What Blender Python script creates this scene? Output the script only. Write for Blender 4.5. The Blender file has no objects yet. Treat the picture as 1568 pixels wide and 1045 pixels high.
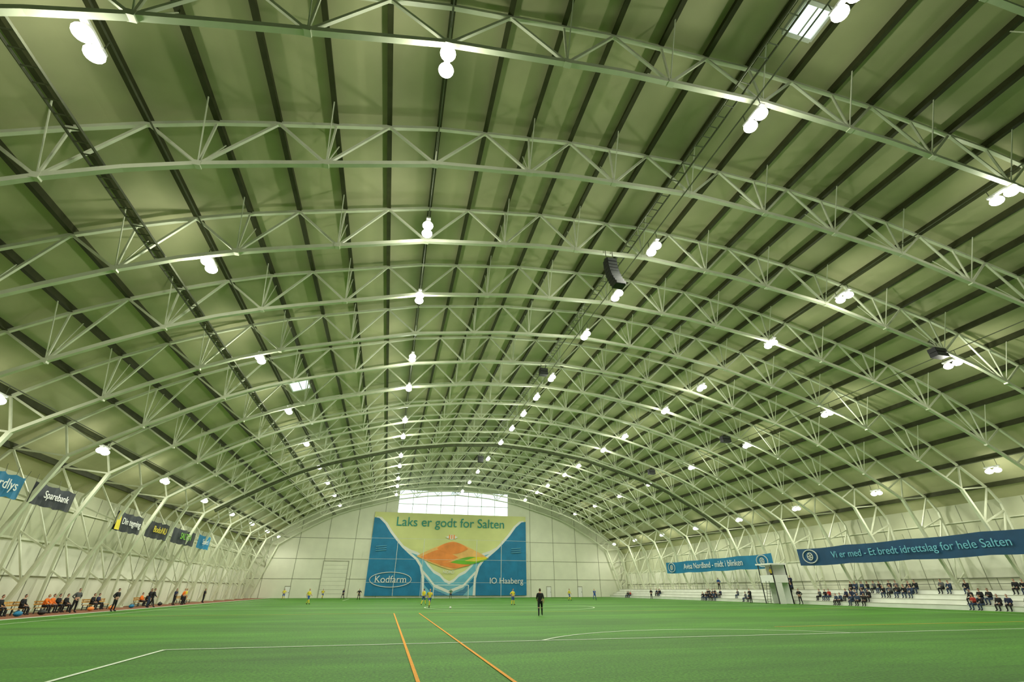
import bpy, math, random
from mathutils import Vector, Matrix
random.seed(7)
S=bpy.context.scene
COL=S.collection
try:
    S.view_settings.view_transform='Standard'
    S.view_settings.look='None'
    S.view_settings.exposure=0.0
except Exception as e: print(e)

# ------------------------------------------------------------ materials
def mat(name,col,rough=.6,metal=0,noise=0.0,nscale=5.0,bump=0.0,emit=None,es=0,detail=4,spec=.4):
    m=bpy.data.materials.new(name); m.use_nodes=True
    nt=m.node_tree; b=nt.nodes['Principled BSDF']
    b.inputs['Base Color'].default_value=(*col,1)
    b.inputs['Roughness'].default_value=rough
    b.inputs['Metallic'].default_value=metal
    b.inputs['Specular IOR Level'].default_value=spec
    if noise>0 or bump>0:
        tc=nt.nodes.new('ShaderNodeTexCoord'); n=nt.nodes.new('ShaderNodeTexNoise')
        n.inputs['Scale'].default_value=nscale; n.inputs['Detail'].default_value=detail
        nt.links.new(tc.outputs['Object'],n.inputs['Vector'])
        if noise>0:
            r=nt.nodes.new('ShaderNodeValToRGB')
            r.color_ramp.elements[0].position=.3; r.color_ramp.elements[1].position=.7
            r.color_ramp.elements[0].color=(*[c*(1-noise) for c in col],1)
            r.color_ramp.elements[1].color=(*[min(1,c*(1+noise)) for c in col],1)
            nt.links.new(n.outputs['Fac'],r.inputs['Fac']); nt.links.new(r.outputs['Color'],b.inputs['Base Color'])
        if bump>0:
            bp=nt.nodes.new('ShaderNodeBump'); bp.inputs['Strength'].default_value=bump
            nt.links.new(n.outputs['Fac'],bp.inputs['Height']); nt.links.new(bp.outputs['Normal'],b.inputs['Normal'])
    if emit:
        b.inputs['Emission Color'].default_value=(*emit,1); b.inputs['Emission Strength'].default_value=es
        m.cycles.emission_sampling='NONE'
    return m

def turf_mat():
    m=bpy.data.materials.new('artificial_turf'); m.use_nodes=True
    nt=m.node_tree; b=nt.nodes['Principled BSDF']; b.inputs['Roughness'].default_value=.6
    b.inputs['Specular IOR Level'].default_value=.2
    tc=nt.nodes.new('ShaderNodeTexCoord')
    n1=nt.nodes.new('ShaderNodeTexNoise'); n1.inputs['Scale'].default_value=14; n1.inputs['Detail'].default_value=9; n1.inputs['Roughness'].default_value=.78
    n2=nt.nodes.new('ShaderNodeTexNoise'); n2.inputs['Scale'].default_value=.35; n2.inputs['Detail'].default_value=5; n2.inputs['Roughness'].default_value=.6
    mp=nt.nodes.new('ShaderNodeMapping'); mp.inputs['Scale'].default_value=(.35,1.5,1)
    nt.links.new(tc.outputs['Object'],n1.inputs['Vector'])
    nt.links.new(tc.outputs['Object'],mp.inputs['Vector']); nt.links.new(mp.outputs['Vector'],n2.inputs['Vector'])
    sx=nt.nodes.new('ShaderNodeSeparateXYZ'); nt.links.new(tc.outputs['Object'],sx.inputs[0])
    w=nt.nodes.new('ShaderNodeMath'); w.operation='MULTIPLY'; w.inputs[1].default_value=math.pi/5.5
    nt.links.new(sx.outputs['Y'],w.inputs[0])
    sn=nt.nodes.new('ShaderNodeMath'); sn.operation='SINE'; nt.links.new(w.outputs[0],sn.inputs[0])
    gt=nt.nodes.new('ShaderNodeMath'); gt.operation='GREATER_THAN'; gt.inputs[1].default_value=0; nt.links.new(sn.outputs[0],gt.inputs[0])
    r=nt.nodes.new('ShaderNodeValToRGB')
    r.color_ramp.elements[0].position=.36; r.color_ramp.elements[0].color=(.014,.075,.003,1)
    r.color_ramp.elements[1].position=.66; r.color_ramp.elements[1].color=(.115,.38,.018,1)
    nt.links.new(n1.outputs['Fac'],r.inputs['Fac'])
    r2=nt.nodes.new('ShaderNodeValToRGB')
    r2.color_ramp.elements[0].position=.35; r2.color_ramp.elements[0].color=(.74,.77,.74,1)
    r2.color_ramp.elements[1].position=.65; r2.color_ramp.elements[1].color=(1.15,1.13,1.1,1)
    nt.links.new(n2.outputs['Fac'],r2.inputs['Fac'])
    mx=nt.nodes.new('ShaderNodeMix'); mx.data_type='RGBA'; mx.blend_type='MULTIPLY'; mx.inputs[0].default_value=1
    nt.links.new(r.outputs['Color'],mx.inputs[6]); nt.links.new(r2.outputs['Color'],mx.inputs[7])
    mr=nt.nodes.new('ShaderNodeMapRange'); mr.inputs['To Min'].default_value=.90; mr.inputs['To Max'].default_value=1.08
    nt.links.new(gt.outputs[0],mr.inputs['Value'])
    mx2=nt.nodes.new('ShaderNodeVectorMath'); mx2.operation='SCALE'
    nt.links.new(mx.outputs[2],mx2.inputs[0]); nt.links.new(mr.outputs[0],mx2.inputs['Scale'])
    nt.links.new(mx2.outputs[0],b.inputs['Base Color'])
    bp=nt.nodes.new('ShaderNodeBump'); bp.inputs['Strength'].default_value=.6; bp.inputs['Distance'].default_value=.04
    nt.links.new(n1.outputs['Fac'],bp.inputs['Height']); nt.links.new(bp.outputs['Normal'],b.inputs['Normal'])
    return m

M_turf=turf_mat()
M_roof=mat('roof_cladding',(.44,.44,.25),.6,0,.12,.30,spec=.2)
M_purlin=mat('purlin_steel',(.045,.050,.018),.6,0,.15,2,spec=.2)
M_steel=mat('truss_white_paint',(.66,.69,.52),.45,0,.06,1.5)
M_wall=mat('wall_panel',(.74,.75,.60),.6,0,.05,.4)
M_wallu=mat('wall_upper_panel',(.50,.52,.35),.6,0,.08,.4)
M_conc=mat('painted_concrete',(.72,.74,.66),.7,0,.07,.8,.05)
M_seam=mat('seam_grey',(.30,.31,.22),.7,0,.1,2)
M_white=mat('white_paint',(.8,.8,.76),.5,0,.03,4)
M_line=mat('white_line_turf',(.72,.82,.64),.8,0,.15,20)
M_yel=mat('orange_line_turf',(.80,.34,.02),.8,0,.15,20)
M_black=mat('black_plastic',(.012,.012,.014),.5,0,.2,10)
M_dark=mat('dark_grey',(.045,.05,.045),.6,0,.15,3)
M_curt=mat('curtain_fabric',(.10,.11,.06),.8,0,.2,2)
M_gal=mat('galvanised',(.13,.14,.09),.5,.4,.1,6)
M_track=mat('rubber_track',(.26,.10,.05),.85,0,.2,3,.2)
M_glow=mat('lamp_glass',(1,1,1),.3,emit=(1,1,.94),es=7)
M_sky=mat('daylight_glazing',(.9,.95,1),.2,emit=(.80,.95,1.0),es=1.3)
M_wood=mat('bench_wood',(.55,.30,.07),.6,0,.25,6)
M_net=mat('net_cord',(.6,.62,.58),.7,0,.05,5)
M_blue=mat('banner_blue',(.01,.19,.38),.55,0,.15,.5)
M_blued=mat('banner_navy',(.008,.06,.15),.55,0,.15,.8)
M_lblue=mat('banner_lightblue',(.16,.47,.62),.55,0,.1,.5)
M_ygreen=mat('banner_yellowgreen',(.68,.70,.30),.6,0,.10,.15)
M_orange=mat('banner_orange',(.88,.28,.06),.55,0,.15,.5)
M_peach=mat('banner_peach',(.88,.50,.16),.55,0,.15,.5)
M_green=mat('banner_leafgreen',(.16,.45,.03),.55,0,.15,.5)
M_teal=mat('banner_teal',(.02,.27,.22),.55,0,.1,.5)
M_bdark=mat('banner_black',(.02,.025,.03),.5,0,.2,1)
M_byel=mat('banner_yellow',(.8,.65,.03),.5,0,.1,1)

# ------------------------------------------------------------ mesh builder
class MB:
    def __init__(s): s.v=[];s.f=[];s.m=[];s.mats=[]
    def mi(s,m):
        if m not in s.mats: s.mats.append(m)
        return s.mats.index(m)
    def poly(s,pts,m):
        n=len(s.v); s.v+= [tuple(p) for p in pts]; s.f.append(tuple(range(n,n+len(pts)))); s.m.append(s.mi(m))
    def box(s,a,b,m):
        x0,y0,z0=a;x1,y1,z1=b
        n=len(s.v)
        s.v+=[(x0,y0,z0),(x1,y0,z0),(x1,y1,z0),(x0,y1,z0),(x0,y0,z1),(x1,y0,z1),(x1,y1,z1),(x0,y1,z1)]
        for f in [(0,3,2,1),(4,5,6,7),(0,1,5,4),(1,2,6,5),(2,3,7,6),(3,0,4,7)]:
            s.f.append(tuple(n+i for i in f)); s.m.append(s.mi(m))
    def beam(s,p0,p1,w,h,m,n=4,up=None,r1=None):
        p0=Vector(p0);p1=Vector(p1); d=(p1-p0)
        if d.length<1e-6: return
        d.normalize()
        u=Vector(up) if up else (Vector((0,1,0)) if abs(d.y)<.9 else Vector((0,0,1)))
        a=d.cross(u).normalized(); b=a.cross(d).normalized()
        k=len(s.v); sc=r1 if r1 is not None else 1
        for p,q in ((p0,1),(p1,sc)):
            for i in range(n):
                t=2*math.pi*(i+.5)/n; c,si=math.cos(t),math.sin(t)
                if n==4: c=math.copysign(1,c); si=math.copysign(1,si)
                s.v.append(tuple(p+a*(c*w/2*q)+b*(si*h/2*q)))
        mi=s.mi(m)
        for i in range(n):
            j=(i+1)%n; s.f.append((k+i,k+j,k+n+j,k+n+i)); s.m.append(mi)
        s.f.append(tuple(k+i for i in reversed(range(n)))); s.m.append(mi)
        s.f.append(tuple(k+n+i for i in range(n))); s.m.append(mi)
    def ball(s,c,r,m,nu=12,nv=8):
        k=len(s.v); mi=s.mi(m)
        for j in range(nv+1):
            ph=-math.pi/2+math.pi*j/nv
            for i in range(nu):
                th=2*math.pi*i/nu
                s.v.append((c[0]+r[0]*math.cos(ph)*math.cos(th),c[1]+r[1]*math.cos(ph)*math.sin(th),c[2]+r[2]*math.sin(ph)))
        for j in range(nv):
            for i in range(nu):
                i2=(i+1)%nu
                s.f.append((k+j*nu+i,k+j*nu+i2,k+(j+1)*nu+i2,k+(j+1)*nu+i)); s.m.append(mi)
    def mesh(s,name):
        me=bpy.data.meshes.new(name); me.from_pydata(s.v,[],s.f)
        for m in s.mats: me.materials.append(m)
        me.polygons.foreach_set('material_index',s.m); me.update(); return me
    def obj(s,name,loc=(0,0,0),parent=None,rot=(0,0,0)):
        o=bpy.data.objects.new(name,s.mesh(name)); COL.objects.link(o); o.location=loc; o.rotation_euler=rot
        if parent: o.parent=parent
        return o
def inst(name,me,loc=(0,0,0),rot=0,sc=1):
    o=bpy.data.objects.new(name,me); COL.objects.link(o); o.location=loc; o.rotation_euler=(0,0,rot); o.scale=(sc,sc,sc); return o
def text(name,body,size,loc,rot,m,parent=None,ext=.01):
    c=bpy.data.curves.new(name,'FONT'); c.body=body; c.size=size; c.extrude=ext; c.align_x='CENTER'; c.align_y='CENTER'
    c.materials.append(m); o=bpy.data.objects.new(name,c); COL.objects.link(o); o.location=loc; o.rotation_euler=rot
    if parent: o.parent=parent
    return o

# ------------------------------------------------------------ hall profile
C=15.0; Y0=-8.0; Y1=120.0; HW=44.0
TP=[(0,25.2),(7.5,24.75),(15,23.6),(24.5,21),(28.6,19.5),(32.6,17.6),(36,15.7),(39,13.6),(42,11.2),(44,9.4)]
BP=[(0,22.35),(7.5,21.85),(15,20.75),(24.5,18.1),(28.6,16.6),(32.6,14.4),(36,12.4),(39,10.4)]
def itp(tab,d):
    d=abs(d)
    for (a,ya),(b,yb) in zip(tab,tab[1:]):
        if d<=b: return ya+(yb-ya)*(d-a)/(b-a)
    return tab[-1][1]
T=lambda d: itp(TP,d)
B=lambda d: itp(BP,d)
YE=Y1-.3

m=MB(); m.poly([(C-HW,Y0,0),(C+HW,Y0,0),(C+HW,Y1,0),(C-HW,Y1,0)],M_turf); m.obj('floor')
m=MB(); m.box((C-HW+.2,Y0,.0),(-23.6,YE,.02),M_track); m.box((-23.6,Y0,0),(-23.45,YE,.03),M_white); m.obj('running_track')

m=MB(); ds=[-44+i*1.0 for i in range(89)]
for a,b in zip(ds,ds[1:]):
    m.poly([(C+a,Y0,T(a)+.36),(C+a,Y1,T(a)+.36),(C+b,Y1,T(b)+.36),(C+b,Y0,T(b)+.36)],M_roof)
m.obj('ceiling')
m=MB()
for k in range(-17,18):
    d=k*2.5; z=T(d)+.18
    m.box((C+d-.03,Y0,z-.24),(C+d+.03,YE,z+.17),M_purlin)
    m.box((C+d-.13,Y0,z-.26),(C+d+.11,YE,z-.22),M_purlin)
m.obj('roof_purlins')

def truss():
    m=MB()
    def P(d,z,y=0): return (C+d,y,z)
    top=[i*2.5 for i in range(-17,18)]
    tp=[(-43.4,9.2)]+[(d,T(d)-.12) for d in top]+[(43.4,9.2)]
    for a,b in zip(tp,tp[1:]): m.beam(P(*a),P(*b),.18,.18,M_steel)
    bot=[-39]+[i*2.5 for i in range(-15,16)]+[39]
    for a,b in zip(bot,bot[1:]): m.beam(P(a,B(a)),P(b,B(b)),.22,.22,M_steel)
    for k in range(-7,8):
        d=5*k; 
        m.beam(P(d,B(d)),P(d,T(d)-.1),.09,.09,M_steel)
        for s in (-2.5,2.5): m.beam(P(d,B(d)),P(d+s,T(d+s)-.1),.12,.12,M_steel)
        for s in (-1,1):
            m.beam(P(d,B(d)),P(d,T(d)-.05,1.3*s),.045,.045,M_steel)
        m.box((C+d-.15,-.13,B(d)-.14),(C+d+.15,.13,B(d)+.14),M_steel)
    for sg in (-1,1):
        foot=(42.4*sg,0.0); knee=(39*sg,10.4)
        m.beam(P(*foot),P(*knee),.26,.26,M_steel)
        m.beam(P(43.4*sg,0),P(43.4*sg,9.2),.20,.20,M_steel)
        m.box((C+42.9*sg-.8,-.3,0),(C+42.9*sg+.8,.3,.12),M_steel)
        inn=[(37.5,B(37.5)),(39,10.4),(40,7.3),(40.95,4.4),(41.7,2.1)]
        out=[(40,T(40)),(42.5,T(42.5)),(43.4,8.6),(43.4,5.8),(43.4,3.2)]
        for i in range(5):
            m.beam(P(inn[i][0]*sg,inn[i][1]),P(out[i][0]*sg,out[i][1]),.12,.12,M_steel)
            if i<4: m.beam(P(inn[i+1][0]*sg,inn[i+1][1]),P(out[i][0]*sg,out[i][1]),.12,.12,M_steel)
    return m.mesh('roof_truss')
tm=truss()
TZ=[10.5+6*i for i in range(-3,19)]
for z in TZ: inst('roof_truss',tm,(0,z,0))

for side,x,sg in (('left',C-HW,1),('right',C+HW,-1)):
    m=MB()
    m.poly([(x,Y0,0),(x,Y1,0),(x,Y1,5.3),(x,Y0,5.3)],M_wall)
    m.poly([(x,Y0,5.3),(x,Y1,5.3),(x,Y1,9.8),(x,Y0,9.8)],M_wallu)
    for h,w in ((5.3,.16),(8.0,.08),(2.7,.05)): m.box((min(x,x+sg*.16),Y0,h-w/2),(max(x,x+sg*.16),YE,h+w/2),M_steel if h>5 else M_seam)
    y=-6.0
    while y<Y1:
        m.box((min(x,x+sg*.03),y-.03,0),(max(x,x+sg*.03),y+.03,9.7),M_seam); y+=3
    m.obj('wall_'+side)
WX0,WX1,WZ0,WZ1=.8,28.2,17.0,23.4
m=MB(); xs=sorted(set([C-44+i for i in range(89)]+[WX0,WX1]))
for a,b in zip(xs,xs[1:]):
    ta,tb=T(a-C)+.36,T(b-C)+.36
    if a>=WX0 and b<=WX1:
        m.poly([(a,Y1,0),(b,Y1,0),(b,Y1,WZ0),(a,Y1,WZ0)],M_wall)
        m.poly([(a,Y1,WZ1),(b,Y1,WZ1),(b,Y1,tb),(a,Y1,ta)],M_wall)
    else: m.poly([(a,Y1,0),(b,Y1,0),(b,Y1,tb),(a,Y1,ta)],M_wall)
for h in (3.7,7.7,12): m.box((C-44,Y1-.05,h-.05),(C+44,Y1,h+.05),M_seam)
for x in range(-26,60,6):
    if not(WX0<x<WX1): m.box((x-.05,Y1-.05,0),(x+.05,Y1,T(x-C)),M_seam)
m.obj('wall_far')
m=MB(); m.poly([(WX0,Y1+.1,WZ0),(WX1,Y1+.1,WZ0),(WX1,Y1+.1,WZ1),(WX0,Y1+.1,WZ1)],M_sky)
for i in range(9):
    x=WX0+(WX1-WX0)*i/8; m.box((x-.07,Y1-.06,WZ0),(x+.07,Y1+.08,WZ1),M_white)
for h in (WZ0,WZ0+3.1,WZ1): m.box((WX0,Y1-.06,h-.08),(WX1,Y1+.08,h+.08),M_white)
m.obj('window_1')
m=MB()
for (a,b,h) in ((-14,-8.8,7.2),):
    m.box((a-.15,Y1-.12,0),(a,Y1-.02,h),M_seam);m.box((b,Y1-.12,0),(b+.15,Y1-.02,h),M_seam);m.box((a-.15,Y1-.12,h),(b+.15,Y1-.02,h+.15),M_seam)
    m.box((a,Y1-.07,0),(b,Y1-.02,h),M_wall)
    for k in range(1,9): m.box((a,Y1-.09,k*.8),(b,Y1-.06,k*.8+.03),M_seam)
m.obj('door_1')
for n,x in ((2,-21),(3,38),(4,46)):
    m=MB(); m.box((x-.1,Y1-.12,0),(x+1.1,Y1-.02,2.3),M_seam); m.box((x,Y1-.15,0),(x+1,Y1-.1,2.15),M_white); m.box((x+.82,Y1-.22,1),(x+.9,Y1-.15,1.15),M_dark)
    m.obj('door_%d'%n)

# ------------------------------------------------------------ big banner on far wall
bx0,bx1,bh=-4.4,32.8,18.0
by=Y1-.25
root=bpy.data.objects.new('salmon_banner',None); COL.objects.link(root)
m=MB()
def BPt(u,v,l=0): return (bx0+(bx1-bx0)*u,by-.03*l,.4+(bh-.4)*v)
m.poly([BPt(0,0),BPt(1,0),BPt(1,1),BPt(0,1)],M_ygreen)
def strip(lo,hi,mm,l):
    for (u0,a0),(u1,a1),(v0,b0),(v1,b1) in zip(lo,lo[1:],hi,hi[1:]):
        m.poly([BPt(u0,a0,l),BPt(u1,a1,l),BPt(v1,b1,l),BPt(v0,b0,l)],mm)
ED=[(0,.93),(.03,.92),(.07,.85),(.11,.74),(.15,.65),(.19,.565),(.24,.48),(.28,.42),(.31,.34),(.33,.2),(.335,.0)]
LB=[(.20,.55),(.25,.50),(.29,.475),(.33,.42),(.36,.34),(.40,.26),(.44,.22),(.47,.16),(.50,.13)]
for mir in (0,1):
    f=(lambda u:1-u) if mir else (lambda u:u)
    strip([(f(u),0) for u,_ in LB],[(f(u),v+.035) for u,v in LB],M_white,1)
    strip([(f(u),0) for u,_ in LB],[(f(u),v) for u,v in LB],M_lblue,2)
    W2=[(.33,.30),(.37,.22),(.41,.13),(.45,.10),(.5,.06)]
    strip([(f(u),v-.035) for u,v in W2],[(f(u),v) for u,v in W2],M_white,3)
    strip([(f(u),max(0,v-.14)) for u,v in W2],[(f(u),v-.06) for u,v in W2],M_blue,3)
    strip([(f(u+.014),0) for u,_ in ED],[(f(u+.014),v+.012 if v>0 else 0) for u,v in ED],M_white,4)
    strip([(f(u),0) for u,_ in ED],[(f(u),v) for u,v in ED],M_blue,5)
def eye(cx,cy,w,h,mm,l,skew=0,pw=1.25):
    K=20; lo=[];hi=[]
    for i in range(K+1):
        t=-1+2*i/K; e=h*(1-abs(t)**pw); lo.append((cx+w*t,cy-e*.85+skew*t)); hi.append((cx+w*t,cy+e+skew*t))
    strip(lo,hi,mm,l)
eye(.51,.46,.225,.19,M_peach,6); eye(.43,.45,.12,.10,M_orange,7); eye(.51,.56,.10,.08,M_orange,8,0,2)
eye(.53,.36,.10,.05,M_orange,8)
eye(.62,.41,.12,.05,M_green,9,.02,1.6); eye(.67,.43,.08,.03,M_byel,10,.02)
eye(.50,.70,.04,.035,M_white,8)
for u in (.485,.5,.515): m.poly([BPt(u-.004,.68,9),BPt(u+.004,.68,9),BPt(u+.004,.73,9),BPt(u-.004,.73,9)],M_orange)
m.obj('banner_sheet',parent=root)
RF=(math.pi/2,0,0)
text('title','Laks er godt for Salten',2.9,(14.0,by-.2,15.9),RF,M_teal,root,.02)
text('sponsor_a','Kodfarm',2.0,(.9,by-.35,3.6),RF,M_white,root,.02)
text('sponsor_b','IO Haaberg',1.75,(27.8,by-.35,3.4),RF,M_white,root,.02)
text('sponsor_c','NORD',.9,(13.9,by-.35,5.2),RF,M_white,root,.02)
m=MB()
K=28
for i in range(K):
    a=2*math.pi*i/K;b=2*math.pi*(i+1)/K
    m.beam((.9+4.6*math.cos(a),by-.3,3.6+1.5*math.sin(a)),(.9+4.6*math.cos(b),by-.3,3.6+1.5*math.sin(b)),.12,.12,M_white)
for cx,cz in ((-2,9.5),(30.2,9.5)):
    for k in range(3): m.beam((cx-1.2,by-.3,cz+k*.45),(cx+1.2,by-.3,cz+.2+k*.45),.1,.22,M_lblue)
m.obj('logo_marks',parent=root)

m=MB()
yn=117.2
for x in (-4.4,1.6,7.6,20,26,32.8): m.beam((x,yn,0),(x,yn,12),.10,.10,M_net)
for h in (.05,3,7.7,12): m.beam((-4.4,yn,h),(32.8,yn,h),.05,.05,M_net)
m.obj('ball_stop_net')

def goal(y,dr):
    m=MB(); gx=13.4; w=3.66
    for s in (-1,1):
        m.beam((gx+s*w,y,0),(gx+s*w,y,2.44),.12,.12,M_white,8)
        m.beam((gx+s*w,y,2.44),(gx+s*w,y+dr*.9,2.44),.06,.06,M_white,6)
        m.beam((gx+s*w,y+dr*.9,2.44),(gx+s*w,y+dr*2,0),.06,.06,M_white,6)
        m.beam((gx+s*w,y,.03),(gx+s*w,y+dr*2,.03),.06,.06,M_white,6)
    m.beam((gx-w,y,2.44),(gx+w,y,2.44),.12,.12,M_white,8)
    m.beam((gx-w,y+dr*2,.03),(gx+w,y+dr*2,.03),.06,.06,M_white,6)
    n=24
    for i in range(n+1):
        x=gx-w+2*w*i/n
        m.beam((x,y,2.42),(x,y+dr*.9,2.42),.015,.015,M_net); m.beam((x,y+dr*.9,2.42),(x,y+dr*2,.03),.015,.015,M_net)
    for i in range(1,8):
        t=i/8; m.beam((gx-w,y+dr*(.9+1.1*t),2.42*(1-t)),(gx+w,y+dr*(.9+1.1*t),2.42*(1-t)),.015,.015,M_net)
    m.obj('football_goal')
goal(108.5,1)

# ------------------------------------------------------------ pitch lines
PX=13.4; g0,g1=3.5,108.5; pl,pr=PX-34,PX+34
m=MB(); LZ=.012; W=.12
def ln(a,b,mm=M_line,w=W,z=LZ):
    a=Vector((*a,z));b=Vector((*b,z)); d=(b-a).normalized(); n=Vector((-d.y,d.x,0))*w/2
    m.poly([a-n,b-n,b+n,a+n],mm)
def arc(cx,cy,r,a0,a1,n=48,mm=M_line):
    for i in range(n):
        a=a0+(a1-a0)*i/n;b=a0+(a1-a0)*(i+1)/n
        m.poly([(cx+(r-W/2)*math.cos(a),cy+(r-W/2)*math.sin(a),LZ),(cx+(r+W/2)*math.cos(a),cy+(r+W/2)*math.sin(a),LZ),(cx+(r+W/2)*math.cos(b),cy+(r+W/2)*math.sin(b),LZ),(cx+(r-W/2)*math.cos(b),cy+(r-W/2)*math.sin(b),LZ)],mm)
for x in (pl,pr): ln((x,g0),(x,g1))
for y in (g0,g1,(g0+g1)/2): ln((pl,y),(pr,y))
for y,s in ((g0,1),(g1,-1)):
    ln((PX-20.16,y+16.5*s),(PX+20.16,y+16.5*s)); ln((PX-20.16,y),(PX-20.16,y+16.5*s)); ln((PX+20.16,y),(PX+20.16,y+16.5*s))
    ln((PX-9.16,y+5.5*s),(PX+9.16,y+5.5*s)); ln((PX-9.16,y),(PX-9.16,y+5.5*s)); ln((PX+9.16,y),(PX+9.16,y+5.5*s))
    t=math.asin(5.5/9.15)
    if s>0: arc(PX,y+11,9.15,t,math.pi-t)
    else: arc(PX,y-11,9.15,math.pi+t,2*math.pi-t)
arc(PX,56,9.15,0,2*math.pi,80)
m.obj('pitch_line_markings')
m=MB()
for x in (.9,2.9): ln((x,0),(x,44),M_yel,.085,.016)
ln((2.9,44),(pr,44),M_yel,.1,.016); ln((.9,44),(pl,44),M_yel,.1,.016)
ln((20,24),(pr,24),M_yel,.1,.016)
m.obj('training_pitch_markings')

# ------------------------------------------------------------ lamps (twin high-bay bowls in line with the hall)
def fixture():
    m=MB()
    m.box((-.12,-.62,.32),(.12,.62,.42),M_white)
    for s in (-1,1):
        cy=s*.34
        m.beam((0,cy,.32),(0,cy,.12),.34,.34,M_white,12,up=(0,1,0))
        m.beam((0,cy,.12),(0,cy,0),.42,.42,M_white,12,up=(0,1,0),r1=1.5)
        m.ball((0,cy,0),(.31,.31,.22),M_glow,16,10)
    for s in (-1,1): m.beam((0,s*.5,.42),(0,s*.5,1.0),.03,.03,M_gal)
    return m.mesh('floodlight')
fm=fixture()
def spot(n,e,c):
    l=bpy.data.lights.new(n,'SPOT'); l.energy=e; l.spot_size=math.radians(168); l.spot_blend=.6; l.shadow_soft_size=.25; l.color=c; return l
def pt(n,e,c):
    l=bpy.data.lights.new(n,'POINT'); l.energy=e; l.shadow_soft_size=.25; l.color=c; return l
sA=spot('floodlight_beam',1080,(1,1,.84)); sB=spot('side_floodlight_beam',700,(1,1,.86))
pA=pt('floodlight_spill',400,(1,1,.86)); pB=pt('side_floodlight_spill',190,(1,1,.86))
lamps=[]
for x in (C-26.4,C+26.6): lamps+=[(x,y,17.35,0) for y in (11.4,23.3,35.3,47.3,59.3,71.9,83.3,95.3,107.3)]
for x in (0,C+15): lamps+=[(x,y,20.35,0) for y in (11,21,28.4,38.5,45.8,56.5,63.8,74.3,81.5,91.8,99.5,109.5)]
lamps+=[(C-.6,y,21.1,0) for y in (5.7,10.7,20.2,25.7,32,41.4,47,52.8,59,66,76,86,96,106)]
for x in (C-38.4,C+39.2): lamps+=[(x,y,11.5,1) for y in (19.4,31.4,43.3,55.4,67.4,79.4,91.4,103.4,114.5)]
for x,y,z,k in lamps:
    o=inst('floodlight',fm,(x,y,z)); 
    for nm,l in (('beam',sB if k else sA),('spill',pB if k else pA)):
        q=bpy.data.objects.new(nm,l); COL.objects.link(q); q.parent=o; q.location=(0,0,-.42)
m=MB()
for x,z in ((0,21.35),(C+15,21.35),(C-26.4,18.35),(C+26.6,18.35),(C-38.4,12.5),(C+39.2,12.5),(C-.6,22.1)):
    m.beam((x,Y0,z+.03),(x,YE,z+.03),.05,.05,M_gal)
m.obj('lighting_conduits')
def tray(x,z,w=.55):
    m=MB()
    for s in (-1,1): m.box((x+s*w/2-.02,Y0,z-.04),(x+s*w/2+.02,YE,z+.07),M_gal)
    y=Y0
    while y<YE-.1: m.box((x-w/2,y-.02,z-.03),(x+w/2,y+.02,z+.01),M_gal); y+=.6
    m.obj('cable_tray')
tray(C-28.4,16.95); tray(C-1.3,22.65)

def hatch(d0,d1,y0,y1):
    m=MB(); z=lambda d:T(d)+.22
    f=[(C+d0,y0,z(d0)),(C+d1,y0,z(d1)),(C+d1,y1,z(d1)),(C+d0,y1,z(d0))]
    m.poly(f,M_sky)
    for a,b in zip(f,f[1:]+f[:1]): m.beam(a,b,.12,.18,M_white)
    a=[(f[0][i]+f[1][i])/2 for i in range(3)];b=[(f[2][i]+f[3][i])/2 for i in range(3)]
    m.beam(a,b,.06,.08,M_seam)
    m.obj('roof_hatch')
hatch(.6,2.1,7.3,8.7); hatch(-27,-25.3,47.2,49.6)

def speaker(x,y,z,n=5,w=.8,h=.36):
    m=MB()
    for i in range(n):
        zz=-h*i; yo=-.012*i*i
        m.box((-w/2,yo-.3,zz-h+.03),(w/2,yo+.3,zz),M_black)
        m.box((-w/2+.05,yo-.33,zz-h+.06),(w/2-.05,yo-.3,zz-.04),M_dark)
    m.beam((-.25,0,0),(-.25,0,.8),.04,.04,M_gal); m.beam((.25,0,0),(.25,0,.8),.04,.04,M_gal); m.box((-.4,-.1,0),(.4,.1,.06),M_gal)
    m.obj('loudspeaker',(x,y,z))
speaker(12.3,22.3,21.4,9,.72,.30); speaker(39.2,22.5,18.0,2,1.1); speaker(38,46.5,18.0,2,1.1); speaker(13.2,40.5,21.6,2,.8); speaker(13.2,76.5,21.6,3,.9); speaker(38,64.5,18,2,1)

m=MB(); yc=70.5
prev=None
for i in range(-38,39):
    p=(C+i,yc+.35,B(i)-.30)
    if prev: m.beam(prev,p,.42,.42,M_curt,10)
    if i%5==0: m.beam(p,(C+i,yc+.2,B(i)+.1),.05,.05,M_gal)
    prev=p
m.obj('rolled_divider_curtain')

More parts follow.
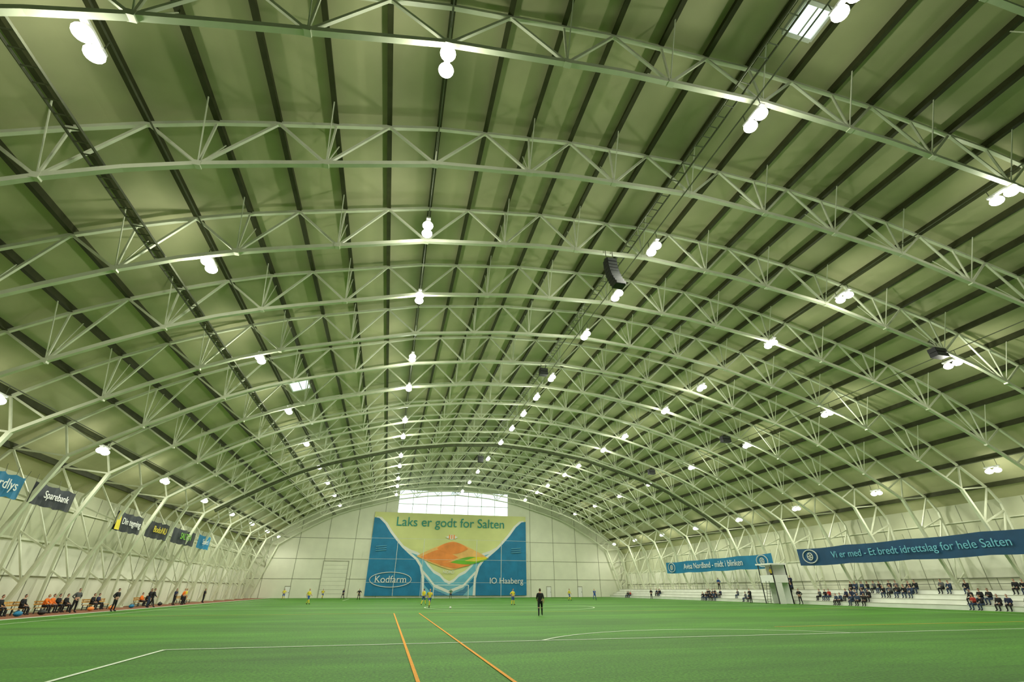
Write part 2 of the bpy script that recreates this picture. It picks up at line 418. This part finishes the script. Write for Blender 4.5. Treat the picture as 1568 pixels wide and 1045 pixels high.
# ------------------------------------------------------------ side banners
def side_banner(x,y0,y1,z0,z1,m_bg,facing,txt=None,tsize=.8,tm_=M_white,edge_m=None,logo=False):
    root=bpy.data.objects.new('advertising_banner',None); COL.objects.link(root)
    m=MB(); n=16
    def q(t,z): return (x+.10*math.sin(t*17),y0+(y1-y0)*t,z-(.10*math.sin(math.pi*((t*4)%1))))
    for i in range(n):
        a,b=i/n,(i+1)/n
        m.poly([q(a,z0),q(b,z0),q(b,z1),q(a,z1)],m_bg)
    for t in (0,.25,.5,.75,1): m.beam(q(t,z1),(x,y0+(y1-y0)*t,z1+.5),.02,.02,M_gal)
    fx=x+facing*.16
    if edge_m:
        m.poly([(fx,y0,z0),(fx,y0+.9,z0),(fx,y0+.5,z1),(fx,y0,z1)],edge_m)
    if logo:
        for yy in (y0+2.0,y1-2.0):
            for r,k in ((.78,1.5),(.42,1.0)):
                for i in range(18):
                    a=2*math.pi*i/18;b=2*math.pi*(i+1)/18
                    m.beam((fx,yy+k*r*math.cos(a),(z0+z1)/2+r*math.sin(a)),(fx,yy+k*r*math.cos(b),(z0+z1)/2+r*math.sin(b)),.08,.1,M_net)
            for i in range(5):
                a=2*math.pi*i/5; m.beam((fx,yy,(z0+z1)/2),(fx,yy+.42*math.cos(a),(z0+z1)/2+.42*math.sin(a)),.06,.1,M_net)
    m.obj('sheet',parent=root)
    if txt: text('lettering',txt,tsize,(x+facing*.2,(y0+y1)/2,(z0+z1)/2-.02),(math.pi/2,0,math.pi/2*facing),tm_,root,.01)
side_banner(54,27,57,4.5,6.5,M_blued,-1,'Vi er med - Et bredt idrettslag for hele Salten',1.05,M_lblue,logo=True)
side_banner(54,62,91,4.45,6.35,M_blue,-1,'Avisa Nordland - midt i blinken',1.3,M_white,logo=True)
side_banner(-25,34.8,39.4,7.1,8.5,M_blue,1,'Nordlys',.9)
side_banner(-25,40.3,45.4,7.1,8.5,M_bdark,1,'Sparebank',.7)
side_banner(-25,52.3,57.8,6.6,8.2,M_bdark,1,'Din tegning',.8,M_white,M_byel)
side_banner(-25,58.8,64.5,6.6,8.2,M_bdark,1,'BodoNU',.9,M_byel)
side_banner(-25,65.5,73,6.6,8.2,M_bdark,1,'SALTEN',1.0,M_green)
side_banner(-25,74,79,6.6,8.2,M_blue,1,'Sport1',.9)

# ------------------------------------------------------------ terrace (right)
m=MB(); ty0,ty1=18,117
x0=53.0
for i in range(4):
    m.box((x0+i*.9,ty0,0 if i==0 else .42*i),(58.9,ty1,.42*(i+1)),M_conc)
    m.box((x0+i*.9-.015,ty0,.42*(i+1)-.05),(x0+i*.9,ty1,.42*(i+1)),M_seam)
m.obj('spectator_terrace')
m=MB(); y=ty0+1
while y<ty1:
    m.beam((57.2,y,1.68),(57.2,y,2.7),.05,.05,M_gal,6); y+=3
for h in (2.2,2.7): m.beam((57.2,ty0+1,h),(57.2,ty1-1,h),.05,.05,M_gal,6)
m.obj('terrace_handrail')

m=MB(); bx,byy=50.5,58.6; bt=4.65
m.box((bx,byy,2.5),(bx+2.3,byy+2.6,2.65),M_white)
for (a,b) in ((0,0),(2.2,0),(0,2.5),(2.2,2.5)): m.box((bx+a,byy+b,0),(bx+a+.1,byy+b+.1,bt),M_dark)
m.box((bx-.15,byy-.15,bt),(bx+2.4,byy+2.8,bt+.18),M_white)
m.box((bx,byy,2.65),(bx+.06,byy+2.6,3.4),M_white); m.box((bx,byy,2.65),(bx+2.3,byy+.06,3.4),M_white)
m.box((bx+1.2,byy+2.5,0),(bx+2.3,byy+2.58,bt),M_white); m.box((bx+.1,byy+.02,0),(bx+1.1,byy+.08,2.5),M_white)
m.box((bx+2.2,byy,0),(bx+2.28,byy+2.6,bt),M_white)
for i in range(8): m.box((bx-.5+.06*i,byy+1.0,.3*i+.25),(bx-.44+.06*i+.1,byy+1.6,.3*i+.29),M_gal)
m.beam((bx-.5,byy+1,0),(bx,byy+1,2.7),.05,.05,M_gal); m.beam((bx-.5,byy+1.6,0),(bx,byy+1.6,2.7),.05,.05,M_gal)
m.obj('commentary_booth')

def bench(x,y,l,n='team_bench'):
    m=MB()
    for k in range(3): m.box((-.2+k*.15,0,.40),(-.08+k*.15,l,.44),M_wood)
    for k in range(2): m.box((-.28-.03*k,0,.60+k*.17),(-.24-.03*k,l,.72+k*.17),M_wood)
    yy=.2
    while yy<l:
        m.box((-.2,yy,0),(-.14,yy+.06,.40),M_dark); m.box((.18,yy,0),(.24,yy+.06,.40),M_dark); m.box((-.30,yy,.40),(-.26,yy+.06,.9),M_dark); m.box((-.2,yy,.2),(.24,yy+.06,.25),M_dark); yy+=1.2
    m.obj(n,(x,y,.025))
bench(-26.4,44,4); bench(-26.4,49,4.5); bench(-26.6,56,4); bench(-26.6,66,4); bench(-26.6,78,4)
def bag(x,y,c):
    m=MB(); m.ball((0,0,.17),(.22,.38,.17),c,12,8); m.beam((-.1,-.2,.3),(0,0,.42),.03,.03,M_black); m.beam((0,0,.42),(-.1,.2,.3),.03,.03,M_black)
    m.obj('sports_bag',(x,y,.025))
for i,(x,y) in enumerate(((-25.2,45),(-25.0,47.3),(-25.4,54.8),(-25.2,62),(-25.6,70),(-25.3,58.2))): bag(x,y,[M_blue,M_black,M_orange][i%3])

# ------------------------------------------------------------ people
def cm(n,c): return mat('cloth_'+n,c,.8,0,.12,12)
SK=mat('skin',(.58,.34,.24),.55,0,.05,8); SK2=mat('skin_tan',(.42,.24,.16),.55,0,.05,8)
HB=mat('hair_brown',(.07,.04,.02),.7,0,.2,20); HL=mat('hair_blond',(.40,.28,.11),.7,0,.2,20); HK=mat('hair_black',(.015,.012,.01),.6,0,.2,20)
CK=cm('black',(.012,.012,.015)); CN=cm('navy',(.015,.022,.06)); CG=cm('grey',(.09,.095,.10)); CR=cm('red',(.35,.03,.02)); CY=cm('yellow',(.75,.62,.05)); CO=cm('orange',(.9,.20,.02)); CW=cm('white',(.6,.6,.6)); CB=cm('blue',(.03,.10,.35)); CD=cm('denim',(.03,.05,.10)); CE=cm('green',(.05,.16,.07))
def joints(kind):
    J={'pel':(0,0,.95),'wai':(0,0,1.10),'che':(0,0,1.32),'nek':(0,.01,1.47),'hed':(0,-.01,1.58)}
    for s,n in ((-1,'L'),(1,'R')):
        J['hip'+n]=(.10*s,0,.90);J['kne'+n]=(.11*s,-.02,.50);J['ank'+n]=(.12*s,.02,.09);J['toe'+n]=(.14*s,-.17,.04)
        J['sho'+n]=(.19*s,0,1.41);J['elb'+n]=(.25*s,.03,1.13);J['wri'+n]=(.26*s,-.05,.89);J['han'+n]=(.26*s,-.07,.80)
    if kind=='walk':
        J.update({'kneL':(-.11,-.20,.53),'ankL':(-.11,-.30,.13),'toeL':(-.12,-.48,.07),'kneR':(.11,.05,.50),'ankR':(.11,.30,.14),'toeR':(.12,.14,.03),
                  'elbL':(-.25,.14,1.16),'wriL':(-.25,.10,.92),'hanL':(-.24,.08,.83),'elbR':(.25,-.10,1.15),'wriR':(.22,-.28,1.0),'hanR':(.20,-.36,.97)})
    if kind=='run':
        J={k:(v[0],v[1]-.10*(v[2]-.9),v[2]-.03) if v[2]>.95 else (v[0],v[1],v[2]-.03) for k,v in J.items()}
        J.update({'kneL':(-.11,-.36,.66),'ankL':(-.11,-.28,.27),'toeL':(-.11,-.44,.20),'kneR':(.11,.10,.50),'ankR':(.11,.46,.40),'toeR':(.11,.56,.26),
                  'elbL':(-.26,.20,1.20),'wriL':(-.24,.04,1.02),'hanL':(-.23,-.04,1.0),'elbR':(.26,-.16,1.15),'wriR':(.18,-.34,1.26),'hanR':(.15,-.40,1.32)})
        J.update({'ankR':(.11,.30,.16),'toeR':(.11,.16,.04)})
    if kind=='hips':
        for s,n in ((-1,'L'),(1,'R')):
            J['elb'+n]=(.40*s,.06,1.18);J['wri'+n]=(.20*s,-.03,1.02);J['han'+n]=(.13*s,-.09,.98);J['kne'+n]=(.15*s,-.02,.50);J['ank'+n]=(.20*s,.02,.09);J['toe'+n]=(.25*s,-.16,.04)
    if kind=='fold':
        J.update({'elbL':(-.27,-.05,1.15),'wriL':(-.02,-.22,1.20),'hanL':(.08,-.22,1.22),'elbR':(.27,-.05,1.14),'wriR':(.02,-.20,1.14),'hanR':(-.08,-.20,1.15)})
    if kind in('sit','sit2','sit3'):
        J={k:(v[0],v[1],v[2]-.40) for k,v in J.items()}
        lean={'sit':-.08,'sit2':-.28,'sit3':.02}[kind]
        for k in ('wai','che','nek','hed','shoL','shoR'): 
            v=J[k]; t=(v[2]-.55); J[k]=(v[0],v[1]+lean*t,v[2]-abs(lean)*t*.15)
        for s,n in ((-1,'L'),(1,'R')):
            J['hip'+n]=(.10*s,-.02,.53);J['kne'+n]=(.15*s,-.46,.52);J['ank'+n]=(.14*s,-.46,.10);J['toe'+n]=(.17*s,-.64,.05)
            if kind=='sit2': J['elb'+n]=(.24*s,-.34,.72);J['wri'+n]=(.08*s,-.46,.66);J['han'+n]=(.03*s,-.52,.64)
            elif kind=='sit': J['elb'+n]=(.25*s,-.08,.76);J['wri'+n]=(.17*s,-.30,.66);J['han'+n]=(.14*s,-.38,.63)
            else: J['elb'+n]=(.27*s,-.06,.76);J['wri'+n]=(.08*s,-.24,.78);J['han'+n]=(.01*s,-.28,.80)
    return J
cache={}
def human_mesh(kind,top,bot,skin,hair,shoe,shorts=False,sock=None,puff=1.0,cap=None):
    key=(kind,top.name,bot.name,skin.name,hair.name,shorts,sock.name if sock else '',puff,cap.name if cap else '')
    if key in cache: return cache[key]
    J=joints(kind); names=list(J); idx={n:i for i,n in enumerate(names)}
    E=[('pel','wai'),('wai','che'),('che','nek'),('nek','hed')]
    for n in 'LR': E+=[('pel','hip'+n),('hip'+n,'kne'+n),('kne'+n,'ank'+n),('ank'+n,'toe'+n),('che','sho'+n),('sho'+n,'elb'+n),('elb'+n,'wri'+n),('wri'+n,'han'+n)]
    R={'pel':(.155,.115),'wai':(.145,.105),'che':(.17,.12),'nek':(.065,.065),'hed':(.06,.06),'hip':(.095,.10),'kne':(.065,.065),'ank':(.045,.045),'toe':(.045,.03),'sho':(.075,.075),'elb':(.05,.05),'wri':(.034,.034),'han':(.038,.022)}
    me=bpy.data.meshes.new('tmp'); me.from_pydata([J[n] for n in names],[(idx[a],idx[b]) for a,b in E],[])
    o=bpy.data.objects.new('tmp',me); COL.objects.link(o)
    md=o.modifiers.new('s','SKIN'); md.use_smooth_shade=True
    sd=o.modifiers.new('d','SUBSURF'); sd.levels=1; sd.render_levels=1
    lay=me.skin_vertices[0].data
    for n in names:
        r=R[n[:3]]; p=puff if n[:3] in('che','wai','sho','elb','pel') else 1
        lay[idx[n]].radius=(r[0]*p*1.12,r[1]*p*1.12); lay[idx[n]].use_root=(n=='pel')
    dg=bpy.context.evaluated_depsgraph_get(); dg.update()
    ev=o.evaluated_get(dg); out=bpy.data.meshes.new_from_object(ev)
    vs=[v.co.copy() for v in out.vertices]; fs=[tuple(p.vertices) for p in out.polygons]
    bpy.data.objects.remove(o); bpy.data.meshes.remove(me); bpy.data.meshes.remove(out)
    m=MB(); m.v=[tuple(v) for v in vs]
    Jv={k:Vector(v) for k,v in J.items()}
    for f in fs:
        c=Vector((0,0,0))
        for i in f: c+=vs[i]
        c/=len(f); best=None
        for a,b in E:
            ab=Jv[b]-Jv[a]; t=max(0,min(1,(c-Jv[a]).dot(ab)/ab.length_squared)); d=(c-Jv[a]-ab*t).length
            if best is None or d<best[0]: best=(d,a,b,t)
        _,a,b,t=best; a3,b3=a[:3],b[:3]
        if b3=='toe': mm=shoe
        elif a3=='kne': mm=(sock or skin) if shorts else (shoe if t>.92 else bot)
        elif a3=='hip': mm=(skin if t>.8 else bot) if shorts else bot
        elif b3=='hip' or (a=='pel' and t<.3): mm=bot
        elif b3=='hed': mm=skin
        elif b3=='han': mm=skin
        elif a3=='elb': mm=skin if (shorts and t>.1) else (skin if t>.93 else top)
        else: mm=top
        m.f.append(f); m.m.append(m.mi(mm))
    hc=Jv['hed']+Vector((0,-.01,.09))
    k0=len(m.v); nu,nv=16,12; hm=cap or hair
    for j in range(nv+1):
        ph=-math.pi/2+math.pi*j/nv
        for i in range(nu):
            th=2*math.pi*i/nu; x=math.cos(ph)*math.cos(th); y=math.cos(ph)*math.sin(th); z=math.sin(ph)
            jaw=1-.25*max(0,-z)
            m.v.append((hc.x+.078*x*jaw,hc.y+.098*y*(1-.12*max(0,-z))-.012*max(0,-z),hc.z+.122*z))
    for j in range(nv):
        for i in range(nu):
            i2=(i+1)%nu; th=2*math.pi*(i+.5)/nu; ph=-math.pi/2+math.pi*(j+.5)/nv
            y=math.cos(ph)*math.sin(th); z=math.sin(ph)
            hairy = z>.62 or (y>.05 and z>-.55) or (z>.35 and y>-.55)
            m.f.append((k0+j*nu+i,k0+j*nu+i2,k0+(j+1)*nu+i2,k0+(j+1)*nu+i)); m.m.append(m.mi(hm if hairy else skin))
    m.beam((hc.x,hc.y-.088,hc.z+.015),(hc.x,hc.y-.108,hc.z-.03),.018,.02,skin,5,r1=1.5)
    for s in (-1,1):
        m.ball((hc.x+.03*s,hc.y-.087,hc.z+.012),(.013,.008,.008),HK,6,4)
        m.ball((hc.x+.079*s,hc.y+.005,hc.z-.005),(.012,.02,.032),skin,6,4)
    m.box((hc.x-.024,hc.y-.094,hc.z-.066),(hc.x+.024,hc.y-.082,hc.z-.058),CR)
    for n,s in (('L',-1),('R',1)):
        w=Jv['wri'+n];h=Jv['han'+n];d=(h-w).normalized(); side=d.cross(Vector((s*1.0,0,0.01)))
        if side.length<.1: side=Vector((0,1,0))
        side.normalize(); up=side.cross(d)
        for k,L in enumerate((.062,.075,.08,.072)):
            q=h+side*(.018*(k-1.5))-d*.01; mid=q+d*L*.55; tip=mid+(d*.7+up*-.5*s)*L*.5
            m.beam(q,mid,.017,.017,skin,6); m.beam(mid,tip,.016,.016,skin,6,r1=.75)
        q=w+d*.05+side*-.03; m.beam(q,q+(d*.6-side*.8).normalized()*.06,.02,.02,skin,6,r1=.7)
    r=m.mesh('person_'+kind)
    r.polygons.foreach_set('use_smooth',[True]*len(r.polygons))
    cache[key]=r; return r
def person(name,x,y,z,rot,kind,*a,sc=1.0,**k):
    return inst(name,human_mesh(kind,*a,**k),(x,y,z),rot,sc)
pi=math.pi
person('referee',11.2,37.1,0,pi*.9,'walk',CK,CK,SK,HB,CK,shorts=True,sock=CK)
for (x,y,r,kd,tp,bt) in ((4.5,54,.3,'run',CY,CB),(4.7,65,2.5,'walk',CY,CB),(-9.4,71,1.0,'walk',CY,CB),(-4.5,98,0,'hips',CK,CK),(-18.7,107,0,'hips',CY,CB),(-11.6,106,.4,'run',CY,CB),(15.4,62.6,.5,'hips',CY,CB),(30.8,84.6,.8,'walk',CY,CB),(35,83.5,-.8,'run',CB,CB),(-7.9,107,-.6,'walk',CN,CK),(13.2,107.3,0,'hips',CE,CK)):
    person('football_player',x,y,0,r,kd,tp,bt,SK,random.choice((HB,HL,HK)),CK,shorts=True,sock=tp,sc=1.0)
for (x,y,r,kd,tp,bt) in ((-22.9,53,1.4,'hips',CK,CK),(-24.4,63.5,1.5,'fold',CK,CD),(-23.6,62.2,1.7,'walk',CK,CK),(-24.6,71,1.3,'fold',CN,CK),(-24.3,72.8,1.6,'hips',CO,CK),(-25,75.5,1.5,'hips',CY,CK),(-24.9,51,1.2,'hips',CG,CK),(-24.8,82,1.5,'fold',CK,CK)):
    person('coach',x,y,.02,r,kd,tp,bt,SK,random.choice((HB,HL,HK)),CK,puff=1.08)
for (x,y,tp,kd) in ((-26.35,44.6,CK,'sit'),(-26.35,47.0,CK,'sit'),(-26.35,49.6,CO,'sit2'),(-26.35,50.5,CO,'sit'),(-26.35,51.4,CK,'sit3'),(-26.35,52.4,CK,'sit'),(-26.55,57,CK,'sit'),(-26.55,58,CN,'sit3'),(-26.55,67,CO,'sit'),(-26.55,68.2,CK,'sit2'),(-26.55,79,CK,'sit')):
    person('substitute_player',x,y,.02,pi/2,kd,tp,CK,SK,random.choice((HB,HL,HK)),CK)
groups=[(50.5,4.2,(0,1,3)),(45.8,3.6,(2,3)),(40,3.2,(3,)),(37.3,2.4,(0,1)),(34,2.6,(0,3)),(30.5,2.5,(1,)),(55,2.0,(1,)),(62.6,1.6,(3,)),(68.7,2.0,(0,)),(72,1.4,(1,)),(77.7,4.2,(0,1)),(96,2,(1,)),(107,2.4,(0,))]
tops=[(CK,1.15),(CN,1.15),(CK,1.1),(CG,1.15),(CK,1.15),(CD,1.1),(CK,1.1),(CN,1.1),(CG,1.05),(CK,1.12),(CR,1.1),(CK,1.1)]
combo=[(random.choice(('sit','sit2','sit3')),)+tops[i%len(tops)]+(random.choice((CK,CD,CK)),random.choice((SK,SK,SK2)),random.choice((HB,HL,HK,HK)),random.choice((None,None,CK,CK,CG))) for i in range(18)]
for yc_,span,rows in groups:
    for r_ in rows:
        y=yc_-span/2+random.uniform(0,.4)
        while y<yc_+span/2:
            if random.random()<.84:
                kd,tp,pf,bt_,sk,hr,cp=random.choice(combo)
                person('spectator',53.0+.9*r_+.30,y,.42*r_,-pi/2+random.uniform(-.25,.25),kd,tp,bt_,sk,hr,CK,puff=pf,cap=cp,sc=random.uniform(.94,1.02))
            y+=random.uniform(.62,.85)
for (x,y,z,tp,kd) in ((52.2,56.8,0,CK,'hips'),(50.9,64.5,0,CK,'fold'),(56.6,62.5,1.68,CN,'fold'),(56.5,79,1.68,CB,'hips'),(52.0,95,0,CK,'hips')):
    person('spectator',x,y,z,-pi/2+.2,kd,tp,CK,SK,HB,CK,puff=1.12)
person('camera_operator',51.5,60,2.65,-pi/2,'fold',CY,CK,SK,HB,CK,puff=1.1)

m=MB(); m.ball((0,0,.11),(.11,.11,.11),M_white,14,10); m.obj('football',(6.5,52.5,0))

# ------------------------------------------------------------ world & camera
w=bpy.data.worlds.new('World'); S.world=w; w.use_nodes=True
bg=w.node_tree.nodes['Background']; bg.inputs[0].default_value=(.75,.85,.75,1); bg.inputs[1].default_value=.05
cam=bpy.data.cameras.new('Camera'); co=bpy.data.objects.new('Camera',cam); COL.objects.link(co)
cam.sensor_width=36; cam.lens=16.0; cam.clip_end=400; cam.clip_start=.05
co.location=(0,0,1.75); co.rotation_euler=(math.radians(90+28.6),0,math.radians(-13.73))
S.camera=co
